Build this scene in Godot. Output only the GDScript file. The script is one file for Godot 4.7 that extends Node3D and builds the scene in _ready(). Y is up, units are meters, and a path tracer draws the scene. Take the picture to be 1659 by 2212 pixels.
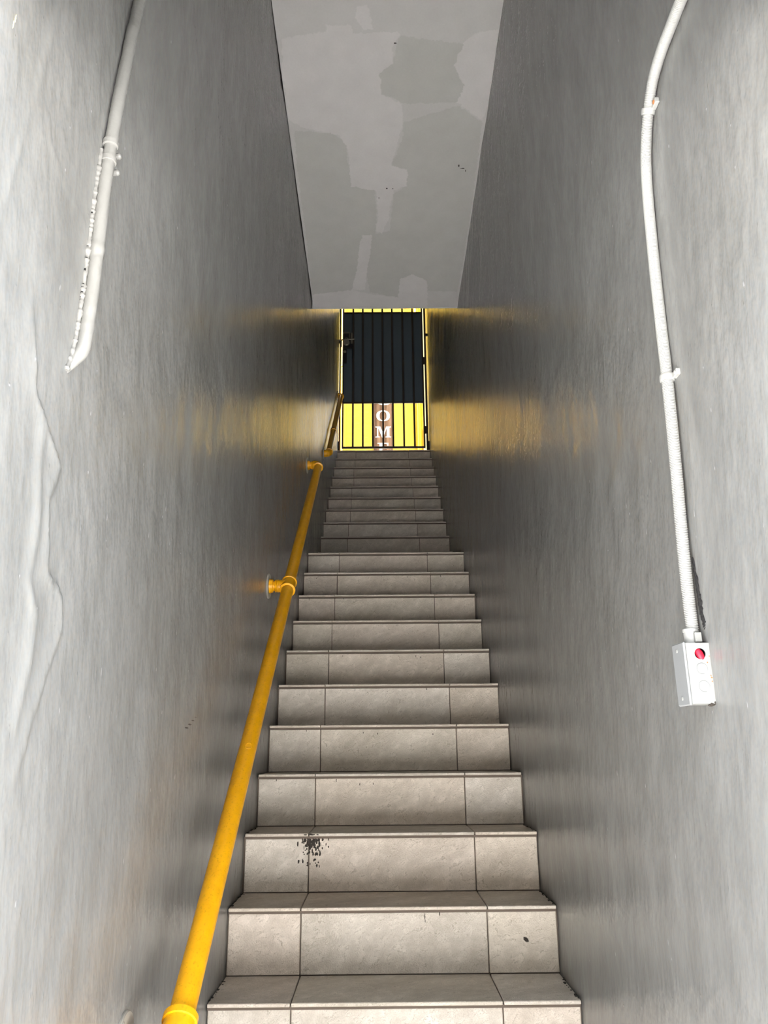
extends Node3D
# A narrow grey stairwell seen from the street door, looking up to a barred gate.

# ---- measured layout (metres) ----
const RISE := 0.18456
const RUN := 0.24578
const RISE_UP := 0.18722
const RUN_UP := 0.24522
const BASE_Y := 0.9228        # tread height of the first step in the picture
const FIRST_Z := 2.32856      # its nosing
const LAND := 0.72611
const OVER := 0.0137          # nosing overhang
const GATE_Z := -7.85
const YARD_Z := -10.2
const DOOR_Z := -0.70         # inner face of the street wall
const DOOR_H := 2.5

var rng := RandomNumberGenerator.new()
var wob := FastNoiseLite.new()
var taken := {}
var M := {}

# ---------------------------------------------------------------- helpers
func numbered(called: String) -> String:
	var n: int = taken.get(called, 0)
	taken[called] = n + 1
	return called if n == 0 else "%s_%03d" % [called, n]

func begin(flat := true) -> SurfaceTool:
	var st := SurfaceTool.new()
	st.begin(Mesh.PRIMITIVE_TRIANGLES)
	st.set_smooth_group(-1 if flat else 0)
	return st

func tri(st: SurfaceTool, a: Vector3, b: Vector3, c: Vector3, out: Vector3) -> void:
	if (b - a).cross(c - a).dot(out) > 0.0:
		var t := b
		b = c
		c = t
	for p in [a, b, c]:
		st.set_uv(Vector2(p.x, p.z))
		st.add_vertex(p)

func quad(st: SurfaceTool, a: Vector3, b: Vector3, c: Vector3, d: Vector3, out: Vector3) -> void:
	tri(st, a, b, c, out)
	tri(st, a, c, d, out)

# chamfered box between two corners
func bevel_box(st: SurfaceTool, lo: Vector3, hi: Vector3, bev := 0.002, tf := Transform3D.IDENTITY) -> void:
	var c := (lo + hi) * 0.5
	var h := (hi - lo) * 0.5
	var b: float = min(bev, min(h.x, min(h.y, h.z)) * 0.8)
	var v := func(sx: int, sy: int, sz: int, ax: int) -> Vector3:
		var p := Vector3(sx * (h.x - (0.0 if ax == 0 else b)), sy * (h.y - (0.0 if ax == 1 else b)), sz * (h.z - (0.0 if ax == 2 else b)))
		return tf * (c + p)
	var q := func(a: Vector3, bb: Vector3, cc: Vector3, d: Vector3, n: Vector3) -> void:
		quad(st, a, bb, cc, d, tf.basis * n)
	for s in [-1, 1]:
		q.call(v.call(s, -1, -1, 0), v.call(s, 1, -1, 0), v.call(s, 1, 1, 0), v.call(s, -1, 1, 0), Vector3(s, 0, 0))
		q.call(v.call(-1, s, -1, 1), v.call(1, s, -1, 1), v.call(1, s, 1, 1), v.call(-1, s, 1, 1), Vector3(0, s, 0))
		q.call(v.call(-1, -1, s, 2), v.call(1, -1, s, 2), v.call(1, 1, s, 2), v.call(-1, 1, s, 2), Vector3(0, 0, s))
	for s in [-1, 1]:
		for t in [-1, 1]:
			q.call(v.call(s, t, -1, 0), v.call(s, t, 1, 0), v.call(s, t, 1, 1), v.call(s, t, -1, 1), Vector3(s, t, 0))
			q.call(v.call(s, -1, t, 0), v.call(s, 1, t, 0), v.call(s, 1, t, 2), v.call(s, -1, t, 2), Vector3(s, 0, t))
			q.call(v.call(-1, s, t, 1), v.call(1, s, t, 1), v.call(1, s, t, 2), v.call(-1, s, t, 2), Vector3(0, s, t))
			for u in [-1, 1]:
				tri(st, v.call(s, t, u, 0), v.call(s, t, u, 1), v.call(s, t, u, 2), tf.basis * Vector3(s, t, u))

func plain_box(st: SurfaceTool, lo: Vector3, hi: Vector3) -> void:
	bevel_box(st, lo, hi, 0.0005)

# indexed surface of rings (each ring an array of points) with smooth normals
func rings_mesh(rings: Array, closed := true, cap_a := true, cap_b := true) -> ArrayMesh:
	var pos := PackedVector3Array()
	var idx := PackedInt32Array()
	var n: int = rings[0].size()
	for r in rings:
		pos.append_array(PackedVector3Array(r))
	var m: int = n if closed else n - 1
	for i in rings.size() - 1:
		for j in m:
			var a := i * n + j
			var b := i * n + (j + 1) % n
			idx.append_array([a, a + n, b, b, a + n, b + n])
	for e in [[cap_a, 0], [cap_b, rings.size() - 1]]:
		if e[0] and closed:
			var c := Vector3.ZERO
			for p in rings[e[1]]:
				c += p
			c /= n
			var k := pos.size()
			pos.append(c)
			pos.append_array(PackedVector3Array(rings[e[1]]))
			for j in n:
				if e[1] == 0:
					idx.append_array([k, k + 1 + j, k + 1 + (j + 1) % n])
				else:
					idx.append_array([k, k + 1 + (j + 1) % n, k + 1 + j])
	return indexed_mesh(pos, idx)

func indexed_mesh(pos: PackedVector3Array, idx: PackedInt32Array) -> ArrayMesh:
	var nor := PackedVector3Array()
	nor.resize(pos.size())
	for k in range(0, idx.size(), 3):
		var a := pos[idx[k]]
		var f := (pos[idx[k + 2]] - a).cross(pos[idx[k + 1]] - a)
		for t in 3:
			nor[idx[k + t]] += f
	var uv := PackedVector2Array()
	uv.resize(pos.size())
	for k in nor.size():
		nor[k] = nor[k].normalized() if nor[k].length() > 0.0 else Vector3.UP
		uv[k] = Vector2(pos[k].x, pos[k].z)
	var arr := []
	arr.resize(Mesh.ARRAY_MAX)
	arr[Mesh.ARRAY_VERTEX] = pos
	arr[Mesh.ARRAY_NORMAL] = nor
	arr[Mesh.ARRAY_TEX_UV] = uv
	arr[Mesh.ARRAY_INDEX] = idx
	var m := ArrayMesh.new()
	m.add_surface_from_arrays(Mesh.PRIMITIVE_TRIANGLES, arr)
	return m

# a tube along a list of points; radius is a number or a list
func tube_mesh(pts: Array, radius, segs := 16) -> ArrayMesh:
	var rings := []
	var side := Vector3.ZERO
	for i in pts.size():
		var a: Vector3 = pts[max(i - 1, 0)]
		var b: Vector3 = pts[min(i + 1, pts.size() - 1)]
		var d := (b - a).normalized()
		if side == Vector3.ZERO:
			side = d.cross(Vector3.UP if abs(d.y) < 0.9 else Vector3.RIGHT).normalized()
		side = (side - d * side.dot(d)).normalized()
		var up := d.cross(side)
		var r: float = radius[i] if radius is Array else radius
		var ring := []
		for j in segs:
			var t := TAU * j / segs
			ring.append(pts[i] + (side * cos(t) + up * sin(t)) * r)
		rings.append(ring)
	return rings_mesh(rings)

# turned profile [[along, radius] ...] about an axis from a point; doubled corners stay crisp enough at this size
func lathe_mesh(from: Vector3, axis: Vector3, profile: Array, segs := 24) -> ArrayMesh:
	var side := axis.cross(Vector3.UP if abs(axis.y) < 0.9 else Vector3.RIGHT).normalized()
	var up := axis.cross(side).normalized()
	var rings := []
	for k in profile.size():
		var p = profile[k]
		var ring := []
		for j in segs:
			var t := TAU * j / segs
			ring.append(from + axis * p[0] + (side * cos(t) + up * sin(t)) * p[1])
		rings.append(ring)
		if k > 0 and k < profile.size() - 1:
			rings.append(ring)
	return split_rings(rings)

# rings given in pairs (start, end) so that each band keeps its own normals
func split_rings(rings: Array) -> ArrayMesh:
	var pos := PackedVector3Array()
	var idx := PackedInt32Array()
	var n: int = rings[0].size()
	for i in range(0, rings.size() - 1, 2):
		var k := pos.size()
		pos.append_array(PackedVector3Array(rings[i]))
		pos.append_array(PackedVector3Array(rings[i + 1]))
		for j in n:
			var a := k + j
			var b := k + (j + 1) % n
			idx.append_array([a, a + n, b, b, a + n, b + n])
	for e in [0, rings.size() - 1]:
		var c := Vector3.ZERO
		for p in rings[e]:
			c += p
		var k := pos.size()
		pos.append(c / n)
		pos.append_array(PackedVector3Array(rings[e]))
		for j in n:
			if e == 0:
				idx.append_array([k, k + 1 + j, k + 1 + (j + 1) % n])
			else:
				idx.append_array([k, k + 1 + (j + 1) % n, k + 1 + j])
	return indexed_mesh(pos, idx)

func smooth_path(pts: Array, n: int) -> Array:
	var c := Curve3D.new()
	c.bake_interval = 0.002
	for i in pts.size():
		var t: Vector3 = (pts[min(i + 1, pts.size() - 1)] - pts[max(i - 1, 0)]) / 6.0
		c.add_point(pts[i], -t, t)
	var out := []
	var l := c.get_baked_length()
	for i in n + 1:
		out.append(c.sample_baked(l * i / n, true))
	return out

func put(called: String, mesh, material: Material, parent: Node = self) -> MeshInstance3D:
	var o := MeshInstance3D.new()
	if mesh is SurfaceTool:
		mesh.generate_normals()
		o.mesh = mesh.commit()
	else:
		o.mesh = mesh
	o.name = numbered(called) if parent == self else called
	for s in o.mesh.get_surface_count():
		o.set_surface_override_material(s, material)
	parent.add_child(o, true)
	return o

func thing(called: String, label: String, category: String, at := Vector3.ZERO, group := "") -> Node3D:
	var o := Node3D.new()
	o.name = numbered(called)
	o.position = at
	add_child(o)
	return tag(o, label, category, group)

func tag(o: Node3D, label: String, category: String, group := "") -> Node3D:
	o.set_meta("label", label)
	o.set_meta("category", category)
	if group:
		o.set_meta("group", group)
	return o

func struct(called: String, mesh, material: Material, label: String, category: String) -> MeshInstance3D:
	var o := put(called, mesh, material)
	o.set_meta("kind", "structure")
	tag(o, label, category)
	return o

func mat(c: Color, rough := 0.6, metal := 0.0) -> StandardMaterial3D:
	var m := StandardMaterial3D.new()
	m.albedo_color = c
	m.roughness = rough
	m.metallic = metal
	return m

func rgb(r: float, g: float, b: float) -> Color:
	return Color(r / 255.0, g / 255.0, b / 255.0)

func noise_bytes(n: int, freq: float, seed_: int, octaves := 4, kind := FastNoiseLite.TYPE_SIMPLEX_SMOOTH, fractal := FastNoiseLite.FRACTAL_FBM, warp := 0.0) -> PackedByteArray:
	var f := FastNoiseLite.new()
	f.seed = seed_
	f.noise_type = kind
	f.frequency = freq
	f.fractal_type = fractal
	f.fractal_octaves = octaves
	if warp > 0.0:
		f.domain_warp_enabled = true
		f.domain_warp_amplitude = warp
		f.domain_warp_frequency = freq * 0.7
	var im := f.get_seamless_image(n, n)
	im.convert(Image.FORMAT_L8)
	return im.get_data()

func grey_image(n: int, d: PackedByteArray) -> Image:
	return Image.create_from_data(n, n, false, Image.FORMAT_L8, d)

func normal_tex(n: int, d: PackedByteArray, strength: float) -> ImageTexture:
	var im := grey_image(n, d)
	im.convert(Image.FORMAT_RGBA8)
	im.bump_map_to_normal_map(strength)
	return ImageTexture.create_from_image(im)

# ---------------------------------------------------------------- materials
func slate(f: FastNoiseLite, x: float, y: float, ca: float, sa: float) -> float:
	var u := x * ca - y * sa
	var v := x * sa + y * ca
	return f.get_noise_2d(u * 0.0024, v * 0.0068)

func make_materials() -> void:
	var n := 1024
	# wall paint: brush drag, lumps and dust nibs
	var a := noise_bytes(n, 0.006, 11, 4)
	var b := noise_bytes(n, 0.03, 12, 4)
	var c := noise_bytes(n, 0.11, 13, 3)
	var hgt := PackedByteArray()
	hgt.resize(n * n)
	var col := PackedByteArray()
	col.resize(n * n * 3)
	for k in n * n:
		var h := 0.62 * a[k] + 0.34 * b[k] + 0.08 * c[k]
		hgt[k] = int(clamp(h, 0.0, 255.0))
		var v := (a[k] - 128) * 0.05 + (b[k] - 128) * 0.035
		var w := (c[k] - 128) * 0.02
		col[3 * k] = int(clamp(125.0 + v + w, 0, 255))
		col[3 * k + 1] = int(clamp(125.0 + v, 0, 255))
		col[3 * k + 2] = int(clamp(122.0 + v - w, 0, 255))
	rng.seed = 5
	for q in 360:     # nibs and drips in the paint, a few chipped to a lighter coat
		var x := rng.randi() % n
		var y := rng.randi() % n
		var rx := rng.randf_range(0.8, 2.2)
		var ry := rx * rng.randf_range(0.45, 1.6)
		var chip := rng.randf() < 0.2
		for dy in range(-10, 11):
			for dx in range(-4, 5):
				var r := sqrt(dx * dx / (rx * rx) + dy * dy / (ry * ry))
				if r < 1.0:
					var k := ((y + dy + n) % n) * n + (x + dx + n) % n
					hgt[k] = int(min(255.0, hgt[k] + 60.0 * (1.0 - r)))
					if chip:
						for t in 3:
							col[3 * k + t] = 158
	var wall := mat(Color.WHITE, 0.27)
	wall.albedo_texture = ImageTexture.create_from_image(Image.create_from_data(n, n, false, Image.FORMAT_RGB8, col))
	wall.normal_enabled = true
	wall.normal_texture = normal_tex(n, hgt, 9.0)
	wall.normal_scale = 0.32
	wall.uv1_triplanar = true
	wall.uv1_world_triplanar = true
	wall.uv1_scale = Vector3(1.15, 0.42, 1.15)
	M.wall = wall

	# stone-look ceramic tile: cleft slate relief running up to the right, with darker colour along the clefts
	n = 768
	var fs := FastNoiseLite.new()
	fs.seed = 21
	fs.frequency = 1.0
	fs.noise_type = FastNoiseLite.TYPE_SIMPLEX_SMOOTH
	fs.fractal_octaves = 5
	fs.fractal_gain = 0.47
	fs.domain_warp_enabled = true
	fs.domain_warp_amplitude = 0.6
	fs.domain_warp_frequency = 0.9
	c = noise_bytes(n, 0.16, 23, 3)
	a = noise_bytes(n, 0.02, 24, 4)
	var th := PackedByteArray()
	th.resize(n * n)
	var tc := PackedByteArray()
	tc.resize(n * n * 3)
	var ca := cos(0.5)
	var sa := sin(0.5)
	for y in n:
		for x in n:
			var k := y * n + x
			var fx: float = clamp((x - n * 0.86) / (n * 0.14), 0.0, 1.0)
			var fy: float = clamp((y - n * 0.86) / (n * 0.14), 0.0, 1.0)
			var v0 := slate(fs, x, y, ca, sa)
			if fx > 0.0:
				v0 = lerpf(v0, slate(fs, x - n, y, ca, sa), fx)
			if fy > 0.0:
				var v1 := slate(fs, x, y - n, ca, sa)
				if fx > 0.0:
					v1 = lerpf(v1, slate(fs, x - n, y - n, ca, sa), fx)
				v0 = lerpf(v0, v1, fy)
			var s := v0 * 6.0 + (a[k] - 128) * 0.004
			var fr := s - floorf(s)
			var mask := smoothstep(105.0, 150.0, float(a[k]))
			var edge := lerpf(fr, smoothstep(0.0, 0.10, fr), mask)
			th[k] = int(clamp((floorf(s) + edge * 0.8 + fr * 0.2) * 13.0 + 128.0 + (c[k] - 128) * 0.10, 0.0, 255.0))
			var v := v0 * 20.0 + (a[k] - 128) * 0.12 + (c[k] - 128) * 0.07 - 36.0 * mask * (1.0 - smoothstep(0.03, 0.13, absf(fr - 0.05)))
			tc[3 * k] = int(clamp(203.0 + v, 0, 255))
			tc[3 * k + 1] = int(clamp(194.0 + v, 0, 255))
			tc[3 * k + 2] = int(clamp(181.0 + v * 1.05, 0, 255))
	var tex := ImageTexture.create_from_image(Image.create_from_data(n, n, false, Image.FORMAT_RGB8, tc))
	var tnor := normal_tex(n, th, 8.0)
	n = 512
	b = noise_bytes(n, 0.02, 22, 5)
	c = noise_bytes(n, 0.12, 23, 3)
	M.tile = []
	for q in 5:
		var t := mat([Color(1, 1, 1), Color(0.97, 0.965, 0.95), Color(1, 0.985, 0.97), Color(0.95, 0.95, 0.945), Color(0.985, 0.97, 0.96)][q], 0.5)
		t.albedo_texture = tex
		t.normal_enabled = true
		t.normal_texture = tnor
		t.normal_scale = 1.3
		t.uv1_triplanar = true
		t.uv1_world_triplanar = true
		t.uv1_scale = Vector3(1.45, 1.45, 1.45)
		t.uv1_offset = Vector3(0.37 * q, 0.61 * q, 0.23 * q)
		M.tile.append(t)
	M.grout = mat(rgb(104, 92, 82), 0.95)
	M.bed = mat(rgb(150, 134, 122), 0.9)

	# concrete outside, and plaster of the ceiling edge
	var cc := PackedByteArray()
	cc.resize(n * n * 3)
	for k in n * n:
		var v := (b[k] - 128) * 0.2 + (c[k] - 128) * 0.15
		for t in 3:
			cc[3 * k + t] = int(clamp(184.0 - t * 1.0 + v, 0, 255))
	var con := mat(Color.WHITE, 0.9)
	con.albedo_texture = ImageTexture.create_from_image(Image.create_from_data(n, n, false, Image.FORMAT_RGB8, cc))
	con.uv1_triplanar = true
	con.uv1_world_triplanar = true
	con.uv1_scale = Vector3(0.6, 0.6, 0.6)
	M.concrete = con

	# yellow enamel of the handrail, with scuffs
	var yc := PackedByteArray()
	yc.resize(n * n * 3)
	for k in n * n:
		var v := (b[k] - 128) * 0.10
		var d := 1.0 if c[k] < 186 else 0.82
		yc[3 * k] = int(clamp((240.0 + v) * d, 0, 255))
		yc[3 * k + 1] = int(clamp((172.0 + v) * d, 0, 255))
		yc[3 * k + 2] = int(clamp((8.0 + v * 0.2) * d, 0, 255))
	var yel := mat(Color.WHITE, 0.38)
	yel.albedo_texture = ImageTexture.create_from_image(Image.create_from_data(n, n, false, Image.FORMAT_RGB8, yc))
	yel.normal_enabled = true
	yel.normal_texture = normal_tex(n, b, 4.0)
	yel.normal_scale = 0.35
	yel.uv1_triplanar = true
	yel.uv1_world_triplanar = true
	yel.uv1_scale = Vector3(2, 2, 2)
	M.rail = yel
	M.flange = mat(rgb(150, 146, 136), 0.5)

	# yellow masonry paint outside
	var yw := mat(rgb(250, 215, 80), 0.75)
	yw.normal_enabled = true
	yw.normal_texture = normal_tex(n, b, 3.0)
	yw.normal_scale = 0.4
	yw.uv1_triplanar = true
	yw.uv1_world_triplanar = true
	M.yellow_wall = yw
	M.orange = mat(rgb(246, 186, 36), 0.5)
	M.white_wall = mat(rgb(235, 234, 228), 0.8)
	M.street = mat(rgb(126, 122, 116), 0.9)
	M.paving = mat(rgb(112, 109, 104), 0.9)
	M.cream = mat(rgb(250, 232, 160), 0.8)

	# metal and plastics
	M.gate = mat(rgb(62, 52, 46), 0.45, 0.1)
	M.sheet = mat(rgb(86, 98, 106), 0.55, 0.1)
	M.steel = mat(rgb(150, 146, 132), 0.4, 0.7)
	M.black = mat(rgb(26, 26, 34), 0.5)
	M.box = mat(rgb(140, 140, 136), 0.5)
	M.cover = mat(rgb(138, 140, 140), 0.4)
	M.conduit = mat(rgb(160, 160, 156), 0.42)
	M.red = mat(rgb(205, 24, 52), 0.5)
	M.rust = mat(rgb(170, 110, 62), 0.9)
	M.dull_black = mat(rgb(28, 27, 27), 0.95)
	M.grime = mat(rgb(58, 52, 46), 0.95)
	var lp := mat(rgb(134, 133, 129), 0.36)
	lp.normal_enabled = true
	lp.normal_texture = normal_tex(n, b, 5.0)
	lp.normal_scale = 0.5
	lp.uv1_triplanar = true
	lp.uv1_world_triplanar = true
	lp.uv1_scale = Vector3(3, 3, 3)
	M.pipe = lp

	# wood of the sign
	var wc := PackedByteArray()
	wc.resize(256 * 256 * 3)
	var g := noise_bytes(256, 0.02, 31, 4)
	for y in 256:
		for x in 256:
			var v := (g[(y / 10) * 256 + x] - 128) * 0.30 + (g[y * 256 + x] - 128) * 0.08
			var k := y * 256 + x
			wc[3 * k] = int(clamp(142.0 + v, 0, 255))
			wc[3 * k + 1] = int(clamp(108.0 + v * 0.9, 0, 255))
			wc[3 * k + 2] = int(clamp(80.0 + v * 0.8, 0, 255))
	var wd := mat(Color.WHITE, 0.7)
	wd.albedo_texture = ImageTexture.create_from_image(Image.create_from_data(256, 256, false, Image.FORMAT_RGB8, wc))
	wd.uv1_triplanar = true
	wd.uv1_world_triplanar = true
	wd.uv1_scale = Vector3(3, 1.2, 3)
	M.wood = wd
	M.letter = mat(rgb(244, 243, 238), 0.6)

# ---------------------------------------------------------------- walls
func wall_x(side: int, y: float) -> float:
	return side * 0.5 + (0.0035 if side < 0 else 0.006) * (y - 1.6)

func seg_dist(p: Vector2, a: Vector2, b: Vector2) -> float:
	var t: float = clamp((p - a).dot(b - a) / (b - a).length_squared(), 0.0, 1.0)
	return p.distance_to(a + (b - a) * t)

func path_dist(p: Vector2, pts: Array) -> float:
	var d := 9.0
	for i in pts.size() - 1:
		d = min(d, seg_dist(p, pts[i], pts[i + 1]))
	return d

# how far the old plaster stands proud of the wall's plane, at height y and depth z
const BLISTER := [Vector2(2.16, -0.90), Vector2(2.031, -0.942), Vector2(1.985, -1.008), Vector2(1.957, -1.044), Vector2(1.90, -1.020), Vector2(1.80, -1.045), Vector2(1.785, -1.10), Vector2(1.734, -1.118), Vector2(1.671, -1.085), Vector2(1.602, -1.054), Vector2(1.52, -1.03)]
const BLISTER_IN := [Vector2(1.985, -0.98), Vector2(1.93, -0.985), Vector2(1.86, -1.0), Vector2(1.78, -1.0), Vector2(1.74, -1.03), Vector2(1.68, -1.03), Vector2(1.60, -1.01)]
const CRACK := [Vector2(2.42, -0.875), Vector2(2.39, -0.89), Vector2(2.372, -0.954), Vector2(2.365, -1.030)]
const TROWEL := [Vector2(2.62, -0.86), Vector2(2.50, -0.845), Vector2(2.33, -0.82), Vector2(2.20, -0.80)]

func flake_edge(y: float) -> float:
	for i in BLISTER.size() - 1:
		var a: Vector2 = BLISTER[i]
		var b: Vector2 = BLISTER[i + 1]
		if y <= a.x and y >= b.x:
			return lerpf(a.y, b.y, (a.x - y) / (a.x - b.x))
	return -0.9 if y > 2.0 else -1.03

func relief(side: int, y: float, z: float) -> float:
	var d := wob.get_noise_3d(y * 1.1, z * 1.6, side * 40.0) * 0.006
	d += wob.get_noise_3d(y * 5.0, z * 9.0, side * 71.0) * 0.0018
	if z > -2.2:
		d += wob.get_noise_3d(y * 14.0, z * 34.0, side * 13.0) * 0.0007
	if side < 0 and z > -1.35 and y > 1.4 and y < 2.75:
		var p := Vector2(y, z)
		# the flake's broken edge: steep on the inner side, easing out towards the street
		var e := z - flake_edge(y) + 0.004 * wob.get_noise_2d(y * 25.0, z * 10.0)
		var grow := smoothstep(1.48, 1.62, y) * (1.0 - smoothstep(2.05, 2.2, y))
		d += 0.0055 * grow * (exp(-e / 0.030) if e > 0.0 else exp(-pow(e / 0.006, 2.0)))
		d += 0.0030 * exp(-pow(path_dist(p, BLISTER_IN) / 0.010, 2.0))
		d += 0.0014 * exp(-pow(path_dist(p, TROWEL) / 0.006, 2.0))
		d += 0.0011 * exp(-pow(path_dist(p, CRACK) / 0.005, 2.0))
	return d

func build_wall(side: int) -> ArrayMesh:
	var zs := []
	var z := DOOR_Z
	while z > -7.96:
		zs.append(z)
		z -= 0.03 if z > -0.7 else (0.0055 if z > -1.2 else 0.012 if z > -1.4 else (0.02 if z > -2.2 else 0.06))
	zs.append(-8.0)
	var ys := []
	var y := 0.0
	while y < 7.0:
		ys.append(y)
		y += 0.05 if y < 1.3 else (0.008 if y < 2.9 else 0.06)
	ys.append(7.0)
	var pos := PackedVector3Array()
	for zz in zs:
		for yy in ys:
			pos.append(Vector3(wall_x(side, yy) - side * relief(side, yy, zz), yy, zz))
	var idx := PackedInt32Array()
	var n := ys.size()
	for i in zs.size() - 1:
		for j in n - 1:
			var a := i * n + j
			if side < 0:
				idx.append_array([a, a + n, a + 1, a + 1, a + n, a + n + 1])
			else:
				idx.append_array([a, a + 1, a + n, a + 1, a + n + 1, a + n])
	var m := indexed_mesh(pos, idx)
	var st := begin()       # the masonry behind the plaster
	if side < 0:
		plain_box(st, Vector3(-0.80, 0, -8.0), Vector3(-0.515, 7.0, DOOR_Z))
	else:
		plain_box(st, Vector3(0.545, 0, -8.0), Vector3(0.82, 7.0, DOOR_Z))
	st.generate_normals()
	return st.commit(m)

# a thin crust with a ragged outline on a plane; centre, two axes, blobs of [u, v, radius]
func crust(at: Vector3, u: Vector3, v: Vector3, blobs: Array, thick := 0.0006) -> SurfaceTool:
	var st := begin(false)
	var w := u.cross(v).normalized()
	for q in blobs:
		var c: Vector3 = at + u * q[0] + v * q[1]
		var ry: float = q[3] if q.size() > 3 else q[2]
		var ring := []
		for j in 14:
			var t := TAU * j / 14
			var r := 1.0 + rng.randf_range(-0.35, 0.3)
			ring.append(c + u * cos(t) * q[2] * r + v * sin(t) * ry * r)
		for j in 14:
			tri(st, c + w * thick * 2.0, ring[j] + w * thick, ring[(j + 1) % 14] + w * thick, w)
			quad(st, ring[j] + w * thick, ring[(j + 1) % 14] + w * thick, ring[(j + 1) % 14] - w * thick, ring[j] - w * thick, (ring[j] - c))
	return st

# ---------------------------------------------------------------- ceiling
const CEIL_LIGHT := [
	[-0.46, -2.69, -0.26, -2.66, -0.26, -2.63, -0.15, -2.63, -0.14, -2.67, 0.06, -2.66, 0.07, -2.68, 0.04, -2.73, 0.04, -2.82, -0.02, -2.87, -0.01, -2.98, 0.06, -3.03, 0.09, -3.04, 0.10, -3.15, 0.07, -3.30, 0.04, -3.43, 0.13, -3.46, 0.13, -3.58, 0.06, -3.61, 0.04, -3.72, 0.03, -3.83, -0.01, -3.96, -0.05, -3.93, -0.03, -3.83, -0.04, -3.61, -0.18, -3.58, -0.19, -3.31, -0.23, -3.23, -0.42, -3.18, -0.48, -3.13, -0.48, -2.85],
	[0.41, -2.67, 0.51, -2.65, 0.52, -3.02, 0.50, -3.14, 0.36, -3.03, 0.39, -2.94, 0.33, -2.83, 0.36, -2.72],
	[-0.12, -2.55, -0.07, -2.54, -0.05, -2.65, -0.09, -2.65, -0.13, -2.60],
	[-0.13, -3.97, -0.07, -3.97, -0.08, -4.12, -0.11, -4.33, -0.12, -4.50, -0.21, -4.50, -0.17, -4.30, -0.15, -4.08],
	[-0.48, -4.55, -0.21, -4.50, -0.08, -4.55, 0.10, -4.58, 0.11, -4.39, 0.19, -4.34, 0.29, -4.41, 0.31, -4.70, -0.49, -4.69]]
const CEIL_DARK := [
	[-0.46, -3.20, -0.25, -3.22, -0.20, -3.28, -0.18, -3.57, -0.05, -3.61, -0.04, -3.83, -0.05, -3.96, -0.10, -4.13, -0.21, -4.50, -0.48, -4.55, -0.47, -3.93, -0.47, -3.45],
	[0.10, -3.15, 0.37, -3.05, 0.50, -3.15, 0.51, -3.62, 0.51, -4.21, 0.50, -4.52, 0.30, -4.52, 0.29, -4.41, 0.19, -4.34, 0.11, -4.39, 0.10, -4.58, -0.09, -4.53, -0.11, -4.33, -0.07, -3.97, 0.04, -3.93, 0.06, -3.63, 0.13, -3.58, 0.13, -3.46, 0.04, -3.43, 0.10, -3.25],
	[0.07, -2.68, 0.36, -2.72, 0.33, -2.83, 0.39, -2.94, 0.36, -3.03, 0.10, -3.04, -0.01, -2.98, -0.02, -2.87, 0.04, -2.81]]

func ceil_y(z: float) -> float:
	return 4.65 + 0.0682 * (z + 2.5)

# patched paint: the roller's lighter and darker coats, mapped over x -0.6..0.6, z -4.72..-2.32
func ceiling_material() -> StandardMaterial3D:
	var w := 300
	var h := 600
	var polys := []
	for set_ in [CEIL_LIGHT, CEIL_DARK]:
		var l := []
		for p in set_:
			var v := PackedVector2Array()
			for k in range(0, p.size(), 2):
				v.append(Vector2(p[k], p[k + 1]))
			l.append(v)
		polys.append(l)
	var im := Image.create(w, h, false, Image.FORMAT_RGB8)
	var f := FastNoiseLite.new()
	f.seed = 77
	f.frequency = 1.0
	f.fractal_octaves = 4
	for y in h:
		for x in w:
			var p := Vector2(-0.6 + 1.2 * (x + 0.5) / w, -2.32 - 2.4 * (y + 0.5) / h)
			var q := p + Vector2(f.get_noise_2d(p.x * 26.0, p.y * 26.0), f.get_noise_2d(p.x * 26.0 + 90.0, p.y * 26.0)) * 0.009
			var c := Vector3(222, 219, 216)
			for v in polys[1]:
				if Geometry2D.is_point_in_polygon(q, v):
					c = Vector3(212, 210, 205)
			for v in polys[0]:
				if Geometry2D.is_point_in_polygon(q, v):
					c = Vector3(232, 228, 226)
			var t := f.get_noise_2d(p.x * 6.0 + 30.0, p.y * 6.0) * 5.0 + f.get_noise_2d(p.x * 90.0, p.y * 90.0) * 3.0
			im.set_pixel(x, y, Color((c.x + t) / 255.0, (c.y + t) / 255.0, (c.z + t) / 255.0))
	var m := mat(Color.WHITE, 0.65)
	m.albedo_texture = ImageTexture.create_from_image(im)
	m.texture_repeat = false
	return m

func ceil_relief(x: float, z: float) -> float:
	return wob.get_noise_3d(x * 4.0, z * 4.0, 300.0) * 0.004 + wob.get_noise_3d(x * 17.0, z * 17.0, 340.0) * 0.0012

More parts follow.
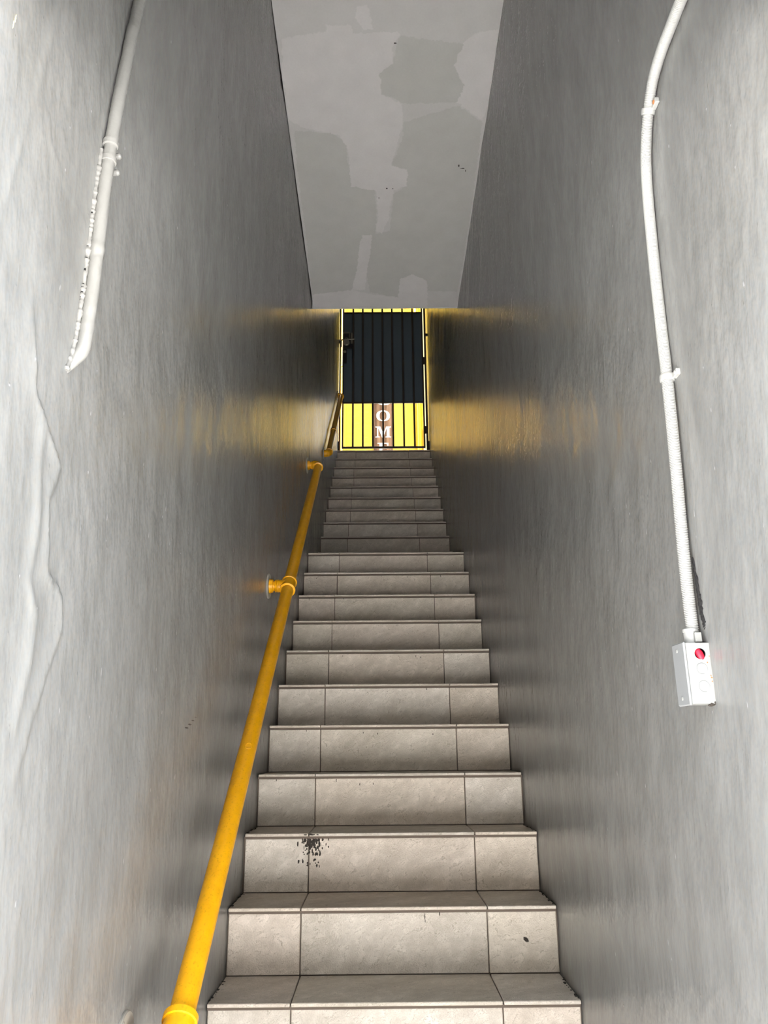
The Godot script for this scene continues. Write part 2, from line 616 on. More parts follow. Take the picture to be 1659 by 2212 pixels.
func build_ceiling() -> ArrayMesh:
	var zs := [DOOR_Z - 0.01]
	var z := -0.75
	while z > -4.69:
		zs.append(z)
		z -= 0.02
	zs.append(-4.70)
	var pos := PackedVector3Array()
	var uv := PackedVector2Array()
	var nx := 56
	for zz in zs:
		for i in nx + 1:
			var x := -0.4855 + 1.03 * i / nx
			var d := ceil_relief(x, zz)
			if zz <= -4.69:
				d = 0.0
			pos.append(Vector3(x, ceil_y(zz) + d, zz))
			uv.append(Vector2((x + 0.6) / 1.2, (-2.32 - zz) / 2.4))
	var idx := PackedInt32Array()
	var n := nx + 1
	for i in zs.size() - 1:
		for j in nx:
			var a := i * n + j
			idx.append_array([a, a + 1, a + n, a + 1, a + n + 1, a + n])
	var m0 := indexed_mesh(pos, idx)
	var arr := m0.surface_get_arrays(0)
	arr[Mesh.ARRAY_TEX_UV] = uv
	var nor: PackedVector3Array = arr[Mesh.ARRAY_NORMAL]
	for k in nor.size():
		if nor[k].y > 0.0:
			nor[k] = -nor[k]
	arr[Mesh.ARRAY_NORMAL] = nor
	var m := ArrayMesh.new()
	m.add_surface_from_arrays(Mesh.PRIMITIVE_TRIANGLES, arr)
	return m

# ---------------------------------------------------------------- stairs
func tile_mesh(lo: Vector3, hi: Vector3) -> ArrayMesh:
	var st := begin()
	bevel_box(st, lo, hi, 0.0018)
	st.generate_normals()
	return st.commit()

func build_step(stair: Node3D, top: float, z_nose: float, rise: float, z_back: float, f1: float, f2: float, part := "step", rows := 1) -> MeshInstance3D:
	# the mortared body: set back behind the tiles, a bedding line showing under the tread
	var zf := -(z_nose)             # nosing, tread front
	var zr := zf - OVER             # riser tile face
	var st := begin()
	plain_box(st, Vector3(-0.53, top - rise - 0.02, z_back - 0.03), Vector3(0.56, top - 0.010, zr - 0.009))
	plain_box(st, Vector3(wall_x(-1, top) + 0.003, top - 0.017, zr - 0.03), Vector3(wall_x(1, top) - 0.003, top - 0.009, zf - 0.0065))
	var body := put(part, st, M.grout, stair)
	var xl := wall_x(-1, top) + 0.0035
	var xr := wall_x(1, top) - 0.0035
	var cuts := [xl, -0.5 + f1, -0.5 + f2, xr]
	for k in 3:
		var g := 0.0016
		var a: float = cuts[k] + (0.0 if k == 0 else g)
		var b: float = cuts[k + 1] - (0.0 if k == 2 else g)
		var j := rng.randf_range(-0.0008, 0.0008)
		put("riser_tile", tile_mesh(Vector3(a, top - rise + 0.0015, zr - 0.010 + j), Vector3(b, top - 0.0175, zr + j)), M.tile[rng.randi() % 5], body)
		var depth := (zf - z_back + OVER * 0.0) / rows
		for r in rows:
			var za := zf - depth * r - (g if r > 0 else 0.0)
			var zb := zf - depth * (r + 1)
			put("tread_tile", tile_mesh(Vector3(a, top - 0.0095, zb + 0.001), Vector3(b, top + j * 0.6, za + j)), M.tile[rng.randi() % 5], body)
	return body

func build_stairs() -> void:
	rng.seed = 42
	var stair := thing("staircase", "long flight of beige stone-look tiled steps rising between grey walls", "stairs", Vector3.ZERO)
	for i in range(-4, 11):
		var top := BASE_Y + i * RISE
		var zn := FIRST_Z + i * RUN
		var t := i / 10.0
		var rows := 1
		var zb := -(zn + RUN + OVER)
		if i == 10:
			zb = -(zn + LAND + OVER)
			rows = 2
		var body := build_step(stair, top, zn, RISE, zb, lerpf(0.2215, 0.206, t), lerpf(0.786, 0.770, t), "landing" if i == 10 else "step", rows)
		var zr := -zn - OVER
		if i == 2:      # black grime run down from the nosing at the left joint
			var bl := []
			for k in 80:
				var dn := rng.randf() * rng.randf() * 0.10
				bl.append([clamp(rng.randfn(0.0, 0.022), -0.05, 0.06) + 0.012, -0.016 - dn, rng.randf_range(0.0010, 0.0036), rng.randf_range(0.0015, 0.0075)])
			for k in 16:
				bl.append([rng.randfn(0.012, 0.014), -0.020 - rng.randf() * 0.025, rng.randf_range(0.003, 0.0075), rng.randf_range(0.003, 0.009)])
			put("grime_stain", crust(Vector3(-0.5 + 0.2185, top, zr), Vector3.RIGHT, Vector3.UP, bl), M.grime, body).set_meta("kind", "stuff")
			put("grime_stain", crust(Vector3(-0.5 + 0.2185, top - 0.004, -zn), Vector3.RIGHT, Vector3.UP, [[0.008, 0, 0.013, 0.003], [-0.012, 0, 0.006, 0.002], [0.03, 0.0, 0.004, 0.002]]), M.grime, body).set_meta("kind", "stuff")
		if i in [0, 1, 2]:
			for sd in [-1, 1]:
				var crumbs := []
				for k in 14:
					crumbs.append([rng.randf_range(0.002, 0.012) * -sd, rng.randf_range(0.0, RUN - 0.02), rng.randf_range(0.001, 0.0035), rng.randf_range(0.0015, 0.006)])
				put("dirt_crumbs", crust(Vector3(wall_x(sd, top), top + 0.0004, zr - 0.0), Vector3.RIGHT, Vector3.FORWARD, crumbs, 0.0008), M.grime, body).set_meta("kind", "stuff")
		if i == 1:
			put("gum_spot", crust(Vector3(0.398, top - 0.094, zr), Vector3.RIGHT, Vector3.UP, [[0, 0, 0.006, 0.006], [0.004, -0.003, 0.004, 0.005], [-0.004, 0.004, 0.003, 0.003]]), M.grime, body).set_meta("kind", "stuff")
			put("scuff", crust(Vector3(0.095, top - 0.03, zr), Vector3.RIGHT, Vector3.UP, [[0, 0, 0.0012, 0.009], [0.001, -0.012, 0.001, 0.005], [0.045, 0.008, 0.0012, 0.007]]), M.grime, body).set_meta("kind", "stuff")
		if i in [3, 4, 8, 9, 5, 6]:
			var bl := []
			for k in 4:
				bl.append([rng.randf_range(-0.45, 0.45), -0.02 - rng.randf() * 0.02, rng.randf_range(0.0008, 0.0016), rng.randf_range(0.002, 0.007)])
			put("scuff", crust(Vector3(0, top, zr), Vector3.RIGHT, Vector3.UP, bl), M.grime, body).set_meta("kind", "stuff")
	for i in 10:
		var top := BASE_Y + 10 * RISE + (i + 1) * RISE_UP
		var zn := FIRST_Z + 10 * RUN + LAND + i * RUN_UP
		build_step(stair, top, zn, RISE_UP, -(zn + RUN_UP + OVER), 0.215 + rng.randf_range(-0.006, 0.006), 0.777 + rng.randf_range(-0.005, 0.005))

# ---------------------------------------------------------------- handrails
# wall flange, nipple and collar from the wall out to x_to
func bracket(parent: Node3D, at: Vector3, x_to: float) -> void:
	var l := x_to - at.x
	var f := put("wall_flange", lathe_mesh(at, Vector3.RIGHT, [[-0.004, 0.052], [0.004, 0.052], [0.006, 0.050], [0.006, 0.03]], 28), M.flange, parent)
	for s in 3:
		var t := TAU * (s + 0.25) / 3.0
		put("screw", lathe_mesh(at + Vector3(0.0055, cos(t) * 0.042, sin(t) * 0.042), Vector3.RIGHT, [[0, 0.0045], [0.0015, 0.0045], [0.0025, 0.002]], 10), M.flange, f)
	put("nipple", lathe_mesh(at, Vector3.RIGHT, [[0.004, 0.031], [0.010, 0.030], [0.020, 0.027], [0.022, 0.021], [0.028, 0.021], [0.029, 0.026], [0.033, 0.027], [0.036, 0.024], [0.039, 0.027], [0.043, 0.027], [0.046, 0.0245], [max(l, 0.05), 0.0245]], 28), M.rail, parent)

func build_rail(label: String, a: Vector3, b: Vector3, mids: Array, r: float, coupling := -1.0) -> void:
	var root := thing("handrail", label, "handrail", Vector3.ZERO, "")
	var d := (b - a).normalized()
	put("pipe", tube_mesh([a + d * 0.03, a.lerp(b, 0.25), a.lerp(b, 0.5), a.lerp(b, 0.75), b - d * 0.03], r, 28), M.rail, root)
	for e in [[a, d], [b, -d]]:     # elbows turning to the wall
		var p: Vector3 = e[0]
		var dir: Vector3 = e[1]
		var w := wall_x(-1, p.y)
		var pts := []
		for k in 13:
			var t: float = k / 12.0
			var s := 0.034
			var p0 := p + dir * s
			var p2 := p + Vector3(-s, 0, 0)
			pts.append(p0.lerp(p, t).lerp(p.lerp(p2, t), t))
		pts.push_front(p + dir * 0.05)
		put("elbow_fitting", tube_mesh(pts, r * 1.2, 24), M.rail, root)
		put("collar", lathe_mesh(p + dir * 0.038, dir, [[0, r * 1.2], [0.001, r * 1.34], [0.013, r * 1.34], [0.015, r * 1.05]], 28), M.rail, root)
		bracket(root, Vector3(w, p.y, p.z), p.x - 0.03)
	for t in mids:
		var p: Vector3 = a.lerp(b, t)
		var w := wall_x(-1, p.y)
		var tee := put("tee_fitting", lathe_mesh(p - d * 0.042, d, [[0, r * 1.02], [0.001, r * 1.32], [0.012, r * 1.32], [0.014, r * 1.18], [0.070, r * 1.18], [0.072, r * 1.32], [0.083, r * 1.32], [0.084, r * 1.02]], 28), M.rail, root)
		put("branch", lathe_mesh(Vector3(w + 0.045, p.y, p.z), Vector3.RIGHT, [[0, 0.0255], [0.012, 0.0255], [0.03, r * 1.1]], 24), M.rail, tee)
		bracket(root, Vector3(w, p.y, p.z), w + 0.05)
	if mids.size() > 0:     # a blister and a scratch in the paint of the pipe
		for e in [[0.222, 0.0085, 0.0130], [0.31, 0.004, 0.006]]:
			var p: Vector3 = a.lerp(b, e[0])
			var away := (Vector3(-0.03, 1.56, 0.0) - p)
			away = (away - d * away.dot(d)).normalized()
			var ring := []
			for k in 17:
				var t := TAU * k / 16.0
				var side := d.cross(away)
				var q: Vector3 = p + d * cos(t) * e[2] + side * sin(t) * e[1]
				ring.append(q + away * sqrt(max(r * r - pow(sin(t) * e[1], 2.0), 0.0)))
			put("paint_blister", tube_mesh(ring, 0.0009, 6), M.rail, root)
	if coupling > 0.0:
		var p: Vector3 = a.lerp(b, coupling)
		put("coupling", lathe_mesh(p - d * 0.03, d, [[0, r * 1.02], [0.002, r * 1.22], [0.058, r * 1.22], [0.06, r * 1.02]], 24), M.rail, root)

# ---------------------------------------------------------------- conduits and box
func build_left_pipe() -> void:
	var root := thing("electrical_conduit", "paint-covered straight pipe running down the left wall, tapering into the plaster", "conduit")
	var x := -0.4855
	var yz := [[4.45, -1.33], [3.6, -1.21], [2.935, -1.117], [2.835, -1.100], [2.733, -1.086], [2.638, -1.073], [2.550, -1.065], [2.443, -1.060], [2.353, -1.060], [2.267, -1.060], [2.199, -1.057], [2.155, -1.052]]
	var pts := []
	for p in yz:
		pts.append(Vector3(x, p[0], p[1]))
	pts.append(Vector3(-0.493, 2.128, -1.045))
	pts.append(Vector3(-0.503, 2.100, -1.034))
	var path := smooth_path(pts, 420)
	var rad := []
	for i in path.size():
		var p: Vector3 = path[i]
		var r := 0.0106 + wob.get_noise_1d(p.y * 60.0) * 0.0007
		if p.y < 2.16:
			r *= clamp((p.y - 2.085) / 0.06, 0.25, 1.0)
		if abs(p.y - 2.336) < 0.012:
			r += 0.0016 * (1.0 - abs(p.y - 2.336) / 0.012)
		rad.append(r)
	put("pipe", tube_mesh(path, rad, 18), M.pipe, root)
	# sealant squeezed out along the side next to the street
	var sp := []
	var sr := []
	for i in 150:
		var t := i / 149.0
		var y := lerpf(2.53, 2.105, t)
		var p: Vector3 = path[0]
		for q in path:
			if q.y >= y:
				p = q
		sp.append(Vector3(-0.4965, y, p.z + 0.0085 + wob.get_noise_1d(y * 90.0) * 0.0015))
		sr.append(0.0035 + max(0.0, wob.get_noise_1d(y * 200.0 + 50.0)) * 0.005)
	put("sealant_bead", tube_mesh(sp, sr, 8), M.pipe, root)
	var gaps := begin()  # solid bits with the shade of open gaps put into their black colour
	for y in [2.395, 2.335, 2.312, 2.29, 2.262, 2.247, 2.215]:
		bevel_box(gaps, Vector3(-0.4995, y - rng.randf_range(0.002, 0.006), -1.0505), Vector3(-0.4945, y + rng.randf_range(0.002, 0.006), -1.0475), 0.0010)
	put("gap_shade", gaps, M.dull_black, root).set_meta("kind", "stuff")
	for y in [2.548, 2.514]:
		var z := -1.0645
		var cl := put("clamp", lathe_mesh(Vector3(x, y - 0.005, z + 0.001), Vector3.UP, [[0, 0.0100], [0.0005, 0.0128], [0.0095, 0.0128], [0.010, 0.0100]], 20), M.pipe, root)
		var st := begin()
		bevel_box(st, Vector3(-0.4985, y - 0.006, z - 0.034), Vector3(-0.488, y + 0.006, z - 0.006), 0.0025)
		put("lug", st, M.pipe, cl)
		put("screw", lathe_mesh(Vector3(-0.489, y, z - 0.028), Vector3.RIGHT, [[0, 0.0055], [0.009, 0.0055], [0.012, 0.003]], 12), M.pipe, cl)

func build_right_conduit() -> void:
	var root := thing("flexible_conduit", "white corrugated flexible conduit curving down the right wall into a junction box", "conduit")
	var x := 0.4872
	var yz := [[2.808, -0.742], [2.806, -0.8], [2.802, -0.9], [2.800, -1.010], [2.799, -1.058], [2.797, -1.109], [2.783, -1.158], [2.752, -1.192], [2.711, -1.219], [2.661, -1.238], [2.594, -1.249], [2.493, -1.256], [2.393, -1.260], [2.296, -1.262], [2.207, -1.263], [2.060, -1.270], [1.935, -1.280], [1.838, -1.285], [1.745, -1.285]]
	var pts := []
	for p in yz:
		pts.append(Vector3(x + max(0.0, p[0] - 1.6) * 0.006, p[0], p[1]))
	var path := smooth_path(pts, 2000)
	var rad := []
	for i in path.size():
		rad.append([0.0090, 0.0100, 0.0106, 0.0100][i % 4])
	put("corrugated_tube", tube_mesh(path, rad, 14), M.conduit, root)
	put("end_connector", lathe_mesh(Vector3(0.4835, 1.724, -1.283), Vector3.UP, [[0, 0.0125], [0.004, 0.0125], [0.005, 0.0115], [0.022, 0.0115], [0.023, 0.0125], [0.027, 0.0125], [0.028, 0.0105]], 24), M.conduit, root)
	var st := begin()
	bevel_box(st, Vector3(0.483, 1.728, -1.272), Vector3(0.494, 1.744, -1.264), 0.001)
	put("connector_clip", st, M.box, root)
	for y in [2.745, 2.205]:
		var c := Vector3.ZERO
		var d := Vector3.UP
		for i in range(1, path.size()):
			if path[i].y <= y and path[i].z < -1.1:
				c = path[i]
				d = (path[i] - path[i - 1]).normalized()
				break
		var strap := put("pipe_strap", lathe_mesh(c - d * 0.0065, d, [[0, 0.0106], [0.0005, 0.0128], [0.003, 0.0134], [0.010, 0.0134], [0.0125, 0.0128], [0.013, 0.0106]], 24), M.conduit, root)
		st = begin()
		bevel_box(st, Vector3(0.4965, c.y - 0.006, c.z + 0.009), Vector3(0.5055, c.y + 0.006, c.z + 0.030), 0.0015)
		put("strap_tab", st, M.conduit, strap)
		put("screw", lathe_mesh(Vector3(0.4975, c.y, c.z + 0.023), Vector3.LEFT, [[0, 0.004], [0.002, 0.004], [0.003, 0.002]], 12), M.rust if y > 2.5 else M.conduit, strap)

func build_box() -> void:
	var root := thing("junction_box", "white rectangular electrical box with red wiring showing through a round hole", "electrical box", Vector3.ZERO)
	var lo := Vector3(0.4625, 1.629, -1.305)
	var hi := Vector3(0.503, 1.7255, -1.2575)
	# the side towards the street has a round hole punched through: boolean
	var body := CSGCombiner3D.new()
	body.name = "body"
	root.add_child(body)
	var outer := CSGBox3D.new()
	outer.name = "shell"
	outer.size = hi - lo
	outer.position = (lo + hi) * 0.5
	outer.material = M.box
	body.add_child(outer)
	var inner := CSGBox3D.new()
	inner.name = "hollow"
	inner.operation = CSGShape3D.OPERATION_SUBTRACTION
	inner.size = hi - lo - Vector3(0.004, 0.004, 0.004)
	inner.position = (lo + hi) * 0.5
	inner.material = M.dull_black  # inside faces coloured black
	body.add_child(inner)
	var hole := CSGCylinder3D.new()
	hole.name = "hole"
	hole.operation = CSGShape3D.OPERATION_SUBTRACTION
	hole.radius = 0.0088
	hole.height = 0.02
	hole.sides = 28
	hole.rotation.x = PI / 2
	hole.position = Vector3(0.4845, 1.708, hi.z)
	hole.material = M.dull_black
	body.add_child(hole)
	var st := begin()
	bevel_box(st, lo + Vector3(-0.0045, -0.002, -0.002), Vector3(lo.x, hi.y + 0.002, hi.z + 0.002), 0.0018)
	var cover := put("cover_plate", st, M.cover, root)
	for y in [lo.y + 0.010, hi.y - 0.010]:
		put("screw", lathe_mesh(Vector3(lo.x - 0.0045, y, (lo.z + hi.z) * 0.5 - 0.004), Vector3.LEFT, [[0, 0.0034], [0.0008, 0.0034], [0.0016, 0.0018]], 12), M.box, cover)
	for y in [1.684, 1.656]:     # knockouts: a thin pressed ring, open at one side
		var pts := []
		for k in 25:
			var t := -0.35 + TAU * 0.86 * k / 24.0
			pts.append(Vector3(0.4845 + cos(t) * 0.0088, y + sin(t) * 0.0088, hi.z))
		put("knockout_ring", tube_mesh(pts, 0.0007, 6), M.cover, root)
	put("red_wire", tube_mesh(smooth_path([Vector3(0.492, 1.69, -1.268), Vector3(0.487, 1.703, -1.2625), Vector3(0.4835, 1.712, -1.264), Vector3(0.479, 1.717, -1.272)], 16), 0.0062, 12), M.red, root)
	rng.seed = 8
	put("rust_spot", crust(Vector3(0.4985, 1.67, hi.z), Vector3.RIGHT, Vector3.UP, [[0, 0, 0.0012], [-0.001, 0.003, 0.001], [0.0, -0.006, 0.001], [-0.004, 0.024, 0.001], [0.0005, 0.034, 0.001]], 0.0002), M.rust, root).set_meta("kind", "stuff")
	put("seam_gunk", crust(Vector3(0.494, 1.6285, hi.z - 0.002), Vector3.RIGHT, Vector3.UP, [[0, 0, 0.004, 0.003], [0.005, 0.002, 0.003, 0.003], [-0.004, -0.002, 0.002, 0.0015]], 0.0015), M.grime, root).set_meta("kind", "stuff")

# ---------------------------------------------------------------- gate
func bar(st: SurfaceTool, x0: float, x1: float, y0: float, y1: float, z: float, t: float) -> void:
	bevel_box(st, Vector3(x0, y0, z - t), Vector3(x1, y1, z), 0.0015)

func build_gate() -> void:
	var frame := thing("gate_frame", "slim dark steel uprights fixed beside the walls around the gate", "gate frame", Vector3.ZERO)
	for e in [[-0.4785, -0.4625], [0.487, 0.508]]:
		var st := begin()
		bar(st, e[0], e[1], 4.645, 6.72, GATE_Z + 0.006, 0.025)
		put("upright", st, M.gate, frame)
	var st0 := begin()
	bar(st0, -0.4765, 0.508, 6.72, 6.75, GATE_Z + 0.006, 0.025)
	put("head_bar", st0, M.gate, frame)
	for e in [[-0.51, -0.4765, 6.03], [0.508, 0.535, 6.116], [-0.51, -0.4765, 4.70], [0.508, 0.535, 4.70], [-0.51, -0.4765, 6.69], [0.508, 0.545, 6.69]]:
		var st := begin()
		bevel_box(st, Vector3(e[0], e[2] - 0.016, GATE_Z - 0.015), Vector3(e[1], e[2] + (0.10 if e[2] == 4.70 else 0.016), GATE_Z), 0.002)
		put("wall_lug", st, M.gate, frame)

	var gate := thing("security_gate", "dark steel bar gate with a closed sheet panel at the top of the stairs", "gate", Vector3.ZERO)
	for e in [[-0.446, -0.429], [0.457, 0.475]]:
		var st := begin()
		bar(st, e[0], e[1], 4.716, 6.66, GATE_Z + 0.008, 0.026)
		put("stile", st, M.gate, gate)
	for e in [[4.716, 4.737], [5.256, 5.272], [6.399, 6.412], [6.64, 6.66]]:
		var st := begin()
		bar(st, -0.430, 0.458, e[0], e[1], GATE_Z + 0.004, 0.018)
		put("cross_rail", st, M.gate, gate)
	for x in [-0.324, -0.2135, -0.1025, 0.0115, 0.1225, 0.2415, 0.358]:
		var st := begin()
		bar(st, x - 0.010, x + 0.010, 4.737, 6.64, GATE_Z + 0.006, 0.016)
		put("bar", st, M.gate, gate)
	var sh := begin()      # folded sheet: shallow ribs between the bars
	var zs := GATE_Z - 0.014
	var xs := [-0.432]
	for x in [-0.324, -0.2135, -0.1025, 0.0115, 0.1225, 0.2415, 0.358]:
		xs.append_array([x - 0.016, x - 0.012, x + 0.012, x + 0.016])
	xs.append(0.46)
	for k in xs.size() - 1:
		var za := zs + (0.006 if k % 4 in [2] or k % 4 == 3 and false else 0.0)
		var on_a := k % 4 == 2 or k % 4 == 3
		var on_b := (k + 1) % 4 == 2 or (k + 1) % 4 == 3
		var a := zs + (0.007 if on_a else 0.0)
		var b := zs + (0.007 if on_b else 0.0)
		quad(sh, Vector3(xs[k], 5.258, a), Vector3(xs[k + 1], 5.258, b), Vector3(xs[k + 1], 6.404, b), Vector3(xs[k], 6.404, a), Vector3.BACK)
		quad(sh, Vector3(xs[k], 5.258, a - 0.002), Vector3(xs[k + 1], 5.258, b - 0.002), Vector3(xs[k + 1], 6.404, b - 0.002), Vector3(xs[k], 6.404, a - 0.002), Vector3.FORWARD)
	put("sheet_panel", sh, M.sheet, gate)
	for y in [5.78, 4.93]:
		put("hinge", lathe_mesh(Vector3(0.4805, y - 0.045, GATE_Z), Vector3.UP, [[0, 0.008], [0.002, 0.010], [0.043, 0.010], [0.045, 0.008], [0.047, 0.010], [0.088, 0.010], [0.09, 0.008]], 16), M.gate, gate)
	# lock: case, keeper brackets, sliding bolt and its hanging straps
	var st := begin()
	bevel_box(st, Vector3(-0.432, 5.93, GATE_Z + 0.006), Vector3(-0.335, 6.125, GATE_Z + 0.03), 0.003)
	var lock := put("lock_case", st, M.black, gate)
	st = begin()
	bevel_box(st, Vector3(-0.436, 6.112, GATE_Z + 0.03), Vector3(-0.362, 6.124, GATE_Z + 0.055), 0.002)
	bevel_box(st, Vector3(-0.372, 6.045, GATE_Z + 0.03), Vector3(-0.362, 6.118, GATE_Z + 0.055), 0.002)
	put("bracket", st, M.steel, lock)
	st = begin()
	bevel_box(st, Vector3(-0.352, 5.985, GATE_Z + 0.03), Vector3(-0.330, 6.125, GATE_Z + 0.036), 0.001, Transform3D.IDENTITY)
	put("side_plate", st, M.steel, lock)
	put("bolt", tube_mesh([Vector3(-0.505, 6.032, GATE_Z + 0.02), Vector3(-0.43, 6.032, GATE_Z + 0.04), Vector3(-0.31, 6.036, GATE_Z + 0.045)], 0.0085, 14), M.steel, lock)
	st = begin()
	bevel_box(st, Vector3(-0.462, 5.955, GATE_Z + 0.004), Vector3(-0.452, 6.04, GATE_Z + 0.03), 0.002)
	put("strike_plate", st, M.steel, lock)
	st = begin()
	bevel_box(st, Vector3(-0.436, 5.745, GATE_Z + 0.006), Vector3(-0.398, 5.93, GATE_Z + 0.028), 0.003)
	put("lower_case", st, M.black, lock)
	put("keyhole_collar", lathe_mesh(Vector3(-0.417, 5.885, GATE_Z + 0.028), Vector3.BACK, [[0, 0.017], [0.004, 0.017], [0.006, 0.010]], 18), M.steel, lock)
	st = begin()
	bevel_box(st, Vector3(-0.335, 5.80, GATE_Z + 0.006), Vector3(-0.322, 5.985, GATE_Z + 0.02), 0.002)
	put("strap", st, M.black, lock)
	var pad := thing("padlock", "small round steel padlock hanging on the gate's sliding bolt", "padlock", Vector3.ZERO)
	put("body", lathe_mesh(Vector3(-0.398, 5.985, GATE_Z + 0.042), Vector3.BACK, [[0, 0.030], [0.002, 0.036], [0.020, 0.036], [0.024, 0.031]], 28), M.steel, pad)
	var arc := []
	for k in 15:
		var t := PI * k / 14.0
		arc.append(Vector3(-0.398 + cos(t) * 0.022, 6.012 + sin(t) * 0.035, GATE_Z + 0.054))
	put("shackle", tube_mesh(arc, 0.005, 12), M.steel, pad)

# ---------------------------------------------------------------- yard beyond the gate
func build_yard() -> void:
	var st := begin()
	plain_box(st, Vector3(-3.4, 4.3, YARD_Z - 0.25), Vector3(0.95, 9.4, YARD_Z))
	plain_box(st, Vector3(-3.65, 4.3, YARD_Z - 0.25), Vector3(-3.4, 9.4, -8.0))  # unseen side wall, added to lower the light in the yard
	struct("wall_yard", st, M.yellow_wall, "bright yellow painted wall across the yard behind the gate, with an added unseen side wall", "wall")
	for e in [[-0.545, "orange-yellow painted downpipe at the left end of the yellow wall"], [0.535, "orange-yellow painted downpipe right of the wooden sign on yellow wall"]]:
		var p := thing("downpipe", e[1], "downpipe", Vector3(e[0], 4.64, YARD_Z + 0.045))
		put("pipe", tube_mesh([Vector3.ZERO, Vector3(0, 2.2, 0), Vector3(0, 4.6, 0)], 0.036, 18), M.orange, p)
		for y in [0.5, 2.3, 4.2]:
			put("pipe_strap", lathe_mesh(Vector3(0, y - 0.015, 0), Vector3.UP, [[0, 0.037], [0.001, 0.042], [0.029, 0.042], [0.03, 0.037]], 18), M.orange, p)
	st = begin()
	bevel_box(st, Vector3(0.60, 4.62, YARD_Z), Vector3(0.95, 9.3, YARD_Z + 0.10), 0.006)
	struct("trim_1", st, M.cream, "pale cream painted pilaster on the yellow yard wall", "pilaster")

	var sign_ := thing("wooden_sign", "upright brown wooden board with white serif letters reading COME", "sign", Vector3(0.0245, 5.48, YARD_Z + 0.012))
	st = begin()
	bevel_box(st, Vector3(-0.1375, 0, -0.010), Vector3(0.1375, 1.11, 0.010), 0.003)
	put("board", st, M.wood, sign_)
	var font := SystemFont.new()
	font.font_names = PackedStringArray(["Droid Serif"])
	font.font_weight = 700
	for e in [["C", 6.319, 0.205], ["O", 6.066, 0.195], ["M", 5.814, 0.226], ["E", 5.562, 0.165]]:
		var t := TextMesh.new()
		t.text = e[0]
		t.font = font
		t.font_size = 96
		t.pixel_size = 0.002
		t.depth = 0.006
		var o := MeshInstance3D.new()
		o.name = "letter_" + e[0].to_lower()
		o.mesh = t
		o.material_override = M.letter
		sign_.add_child(o, true)
		var bb := t.get_aabb()
		var s := Vector3(e[2] / bb.size.x, 0.168 / bb.size.y, 1.0)
		o.scale = s
		o.position = Vector3(-0.0 - bb.get_center().x * s.x, e[1] - 5.48 - bb.position.y * s.y, 0.0125)

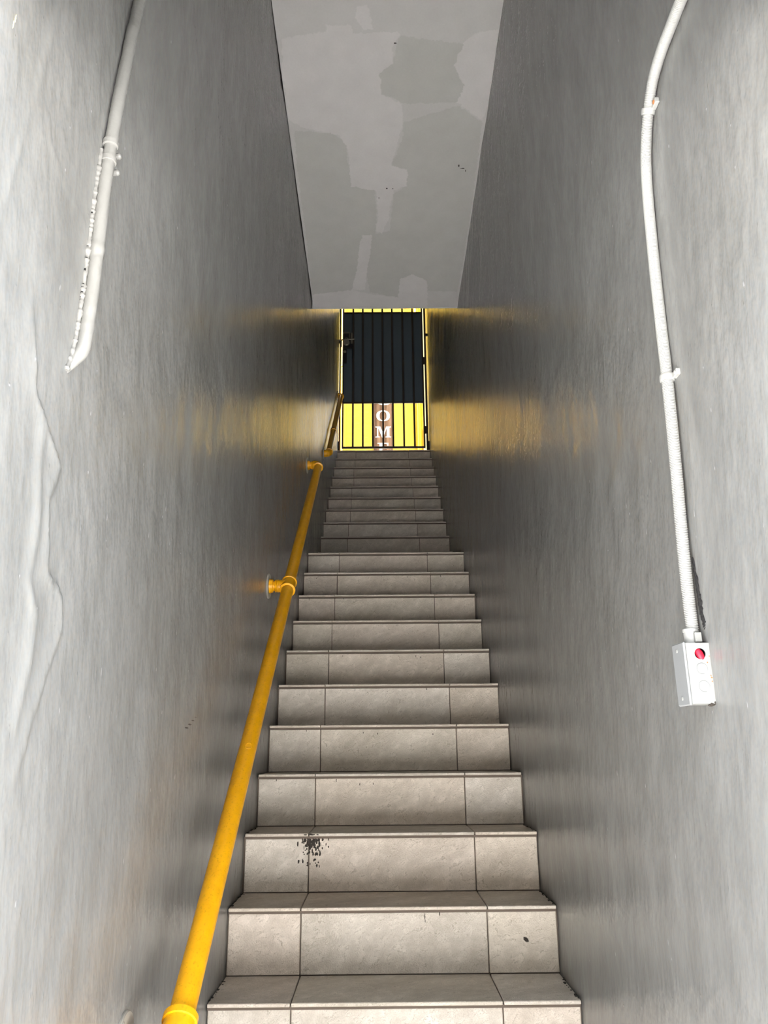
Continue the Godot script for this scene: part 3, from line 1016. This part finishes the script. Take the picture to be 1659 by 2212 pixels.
# ---------------------------------------------------------------- scene
func _ready() -> void:
	var cam := Camera3D.new()
	cam.name = "camera"
	cam.fov = 67.32
	cam.near = 0.02
	cam.position = Vector3(-0.03356, 1.56444, 0.0)
	cam.rotation = Vector3(0.2989, -0.0059, -0.0083)
	add_child(cam)
	cam.current = true

	var sky_mat := ProceduralSkyMaterial.new()
	sky_mat.sky_top_color = rgb(206, 216, 232)
	sky_mat.sky_horizon_color = rgb(246, 243, 236)
	sky_mat.ground_bottom_color = rgb(150, 146, 140)
	sky_mat.ground_horizon_color = rgb(200, 198, 192)
	sky_mat.sky_energy_multiplier = 1.3
	var sky := Sky.new()
	sky.sky_material = sky_mat
	var env := Environment.new()
	env.background_mode = Environment.BG_SKY
	env.sky = sky
	env.tonemap_mode = Environment.TONE_MAPPER_LINEAR
	env.tonemap_exposure = 7.7
	env.sdfgi_enabled = true
	env.ssao_enabled = true
	env.ssil_enabled = true
	var we := WorldEnvironment.new()
	we.name = "sky"
	we.environment = env
	add_child(we)

	var sun := DirectionalLight3D.new()
	sun.name = "sun"
	sun.light_energy = 4.5
	sun.light_color = rgb(255, 252, 248)
	sun.light_angular_distance = 0.6
	sun.shadow_enabled = true
	var to := Vector3(0.55, -0.80, 0.0).normalized()
	sun.look_at_from_position(Vector3(0, 12, 0), Vector3(0, 12, 0) + to, Vector3.UP)
	add_child(sun)

	wob.seed = 3
	wob.frequency = 1.0
	wob.fractal_octaves = 3
	make_materials()

	# --- the setting
	var st := begin()
	plain_box(st, Vector3(-9, -0.3, -2.0), Vector3(9, 0, 14))
	struct("floor", st, M.concrete, "pale concrete pavement at the foot of the stairs", "floor")
	var wl := struct("wall_left", build_wall(-1), M.wall, "glossy grey painted wall on the left with the yellow handrail", "wall")
	var wr := struct("wall_right", build_wall(1), M.wall, "glossy grey painted wall on the right with the white conduit", "wall")
	st = begin()
	plain_box(st, Vector3(-4, 0, DOOR_Z - 0.25), Vector3(-0.53, 7.3, DOOR_Z + 0.002))
	plain_box(st, Vector3(-0.54, 0, DOOR_Z - 0.02), Vector3(-0.505, 7.3, DOOR_Z + 0.002))
	plain_box(st, Vector3(0.505, 0, DOOR_Z - 0.02), Vector3(0.56, 7.3, DOOR_Z + 0.002))
	plain_box(st, Vector3(0.55, 0, DOOR_Z - 0.25), Vector3(4, 7.3, DOOR_Z + 0.002))
	plain_box(st, Vector3(-0.53, DOOR_H, DOOR_Z - 0.04), Vector3(0.55, 7.3, DOOR_Z + 0.002))
	struct("wall_front", st, M.wall, "grey street wall around the open doorway behind the viewer", "wall")
	var cl := struct("ceiling", build_ceiling(), ceiling_material(), "patchily painted pale grey soffit above the lower stairs", "ceiling")
	st = begin()
	plain_box(st, Vector3(-0.6, 4.80, -4.70), Vector3(0.6, 7.0, DOOR_Z - 0.001))
	# the slab's far edge comes down to the soffit
	plain_box(st, Vector3(-0.6, 4.5, -4.71), Vector3(0.6, 4.85, -4.695))
	put("slab", st, M.white_wall, cl)
	st = begin()
	plain_box(st, Vector3(-0.8, 6.95, -8.25), Vector3(0.85, 7.2, -4.65))
	struct("ceiling_upper", st, M.white_wall, "high ceiling over the upper flight in front of the gate", "ceiling")
	st = begin()
	plain_box(st, Vector3(-3.4, 4.3, -8.25), Vector3(-0.505, 11.5, -8.0))
	plain_box(st, Vector3(0.53, 4.3, -8.25), Vector3(3.4, 11.5, -8.0))
	plain_box(st, Vector3(-0.505, 6.78, -8.25), Vector3(0.53, 11.5, -8.0))  # all three carried up past the roof to keep sky light off the yard
	struct("wall_back", st, M.wall, "grey wall around the gate opening at the top", "wall")
	st = begin()
	plain_box(st, Vector3(-3.4, 4.34, YARD_Z - 0.25), Vector3(3.4, 4.6385, -7.99))
	struct("floor_yard", st, M.paving, "dark grey paved floor of the yard beyond the gate", "floor")
	st = begin()
	plain_box(st, Vector3(-0.79, 0.0, -8.2), Vector3(0.8, 2.4, -5.3))
	struct("floor_fill", st, M.concrete, "solid masonry underneath the upper flight of stairs", "masonry")

	st = begin()
	plain_box(st, Vector3(-14, 0, 7.5), Vector3(14, 8.4, 8.0))  # unseen opposite front, added to block light coming straight in
	struct("wall_street_added", st, M.street, "unseen grey building front added across the street to cut straight-on light", "wall")

	build_stairs()
	build_rail("long yellow pipe handrail along the left wall beside the lower steps", Vector3(-0.4083, 1.062, -1.600), Vector3(-0.4205, 3.291, -4.585), [0.517], 0.0245)
	build_rail("short brownish-yellow pipe handrail beside the upper steps near the gate", Vector3(-0.449, 3.885, -5.89), Vector3(-0.444, 5.24, -7.62), [], 0.0245, 0.33)
	build_left_pipe()
	build_right_conduit()
	build_box()
	build_gate()
	build_yard()

	# --- marks on the walls
	rng.seed = 61
	put("scuff", crust(Vector3(wall_x(-1, 1.63) + relief(-1, 1.63, -1.96), 1.631, -1.96), Vector3.UP, Vector3.BACK, [[-0.015, 0.045, 0.0018, 0.016], [-0.006, 0.018, 0.0016, 0.016], [0.004, -0.012, 0.0014, 0.016], [0.013, -0.04, 0.0012, 0.014]], 0.0004), M.grime, wl).set_meta("kind", "stuff")
	put("paint_chip", crust(Vector3(wall_x(-1, 2.47) + relief(-1, 2.46, -0.762), 2.461, -0.762), Vector3.UP, Vector3.BACK, [[0.008, 0.0, 0.007, 0.0012], [-0.006, 0.0025, 0.007, 0.0012]], 0.0004), M.cream, wl).set_meta("kind", "stuff")
	put("rust_spot", crust(Vector3(wall_x(1, 2.79) - relief(1, 2.80, -1.146), 2.80, -1.146), Vector3.BACK, Vector3.UP, [[0, 0, 0.003, 0.004], [0.006, 0.003, 0.003, 0.003], [-0.007, -0.004, 0.004, 0.003]], 0.0004), M.rust, wr).set_meta("kind", "stuff")
	for e in [[0.408, -3.434, 0.003, 0.010], [0.43, -3.452, 0.012, 0.003], [0.449, -3.468, 0.002, 0.008], [0.018, -3.595, 0.004, 0.005], [0.052, -3.596, 0.003, 0.003], [-0.026, -3.667, 0.003, 0.003], [0.051, -2.716, 0.006, 0.003]]:
		put("plaster_nick", crust(Vector3(e[0], ceil_y(e[1]) + ceil_relief(e[0], e[1]), e[1]), Vector3.RIGHT, Vector3.BACK, [[0, 0, e[2], e[3]]], 0.0006), M.grime, cl).set_meta("kind", "stuff")
	rng.seed = 19
	var bl := []
	for k in 34:
		var t := k / 33.0
		bl.append([lerpf(-0.006, 0.007, t) + rng.randfn(0.0, 0.0015), lerpf(0.078, -0.062, t), lerpf(0.002, 0.0105, t) * rng.randf_range(0.7, 1.2), 0.0065])
	put("soot_stain", crust(Vector3(wall_x(1, 1.79) - relief(1, 1.79, -1.27) - 0.0005, 1.79, -1.276), Vector3.BACK, Vector3.UP, bl, 0.0005), M.dull_black, wr).set_meta("kind", "stuff")
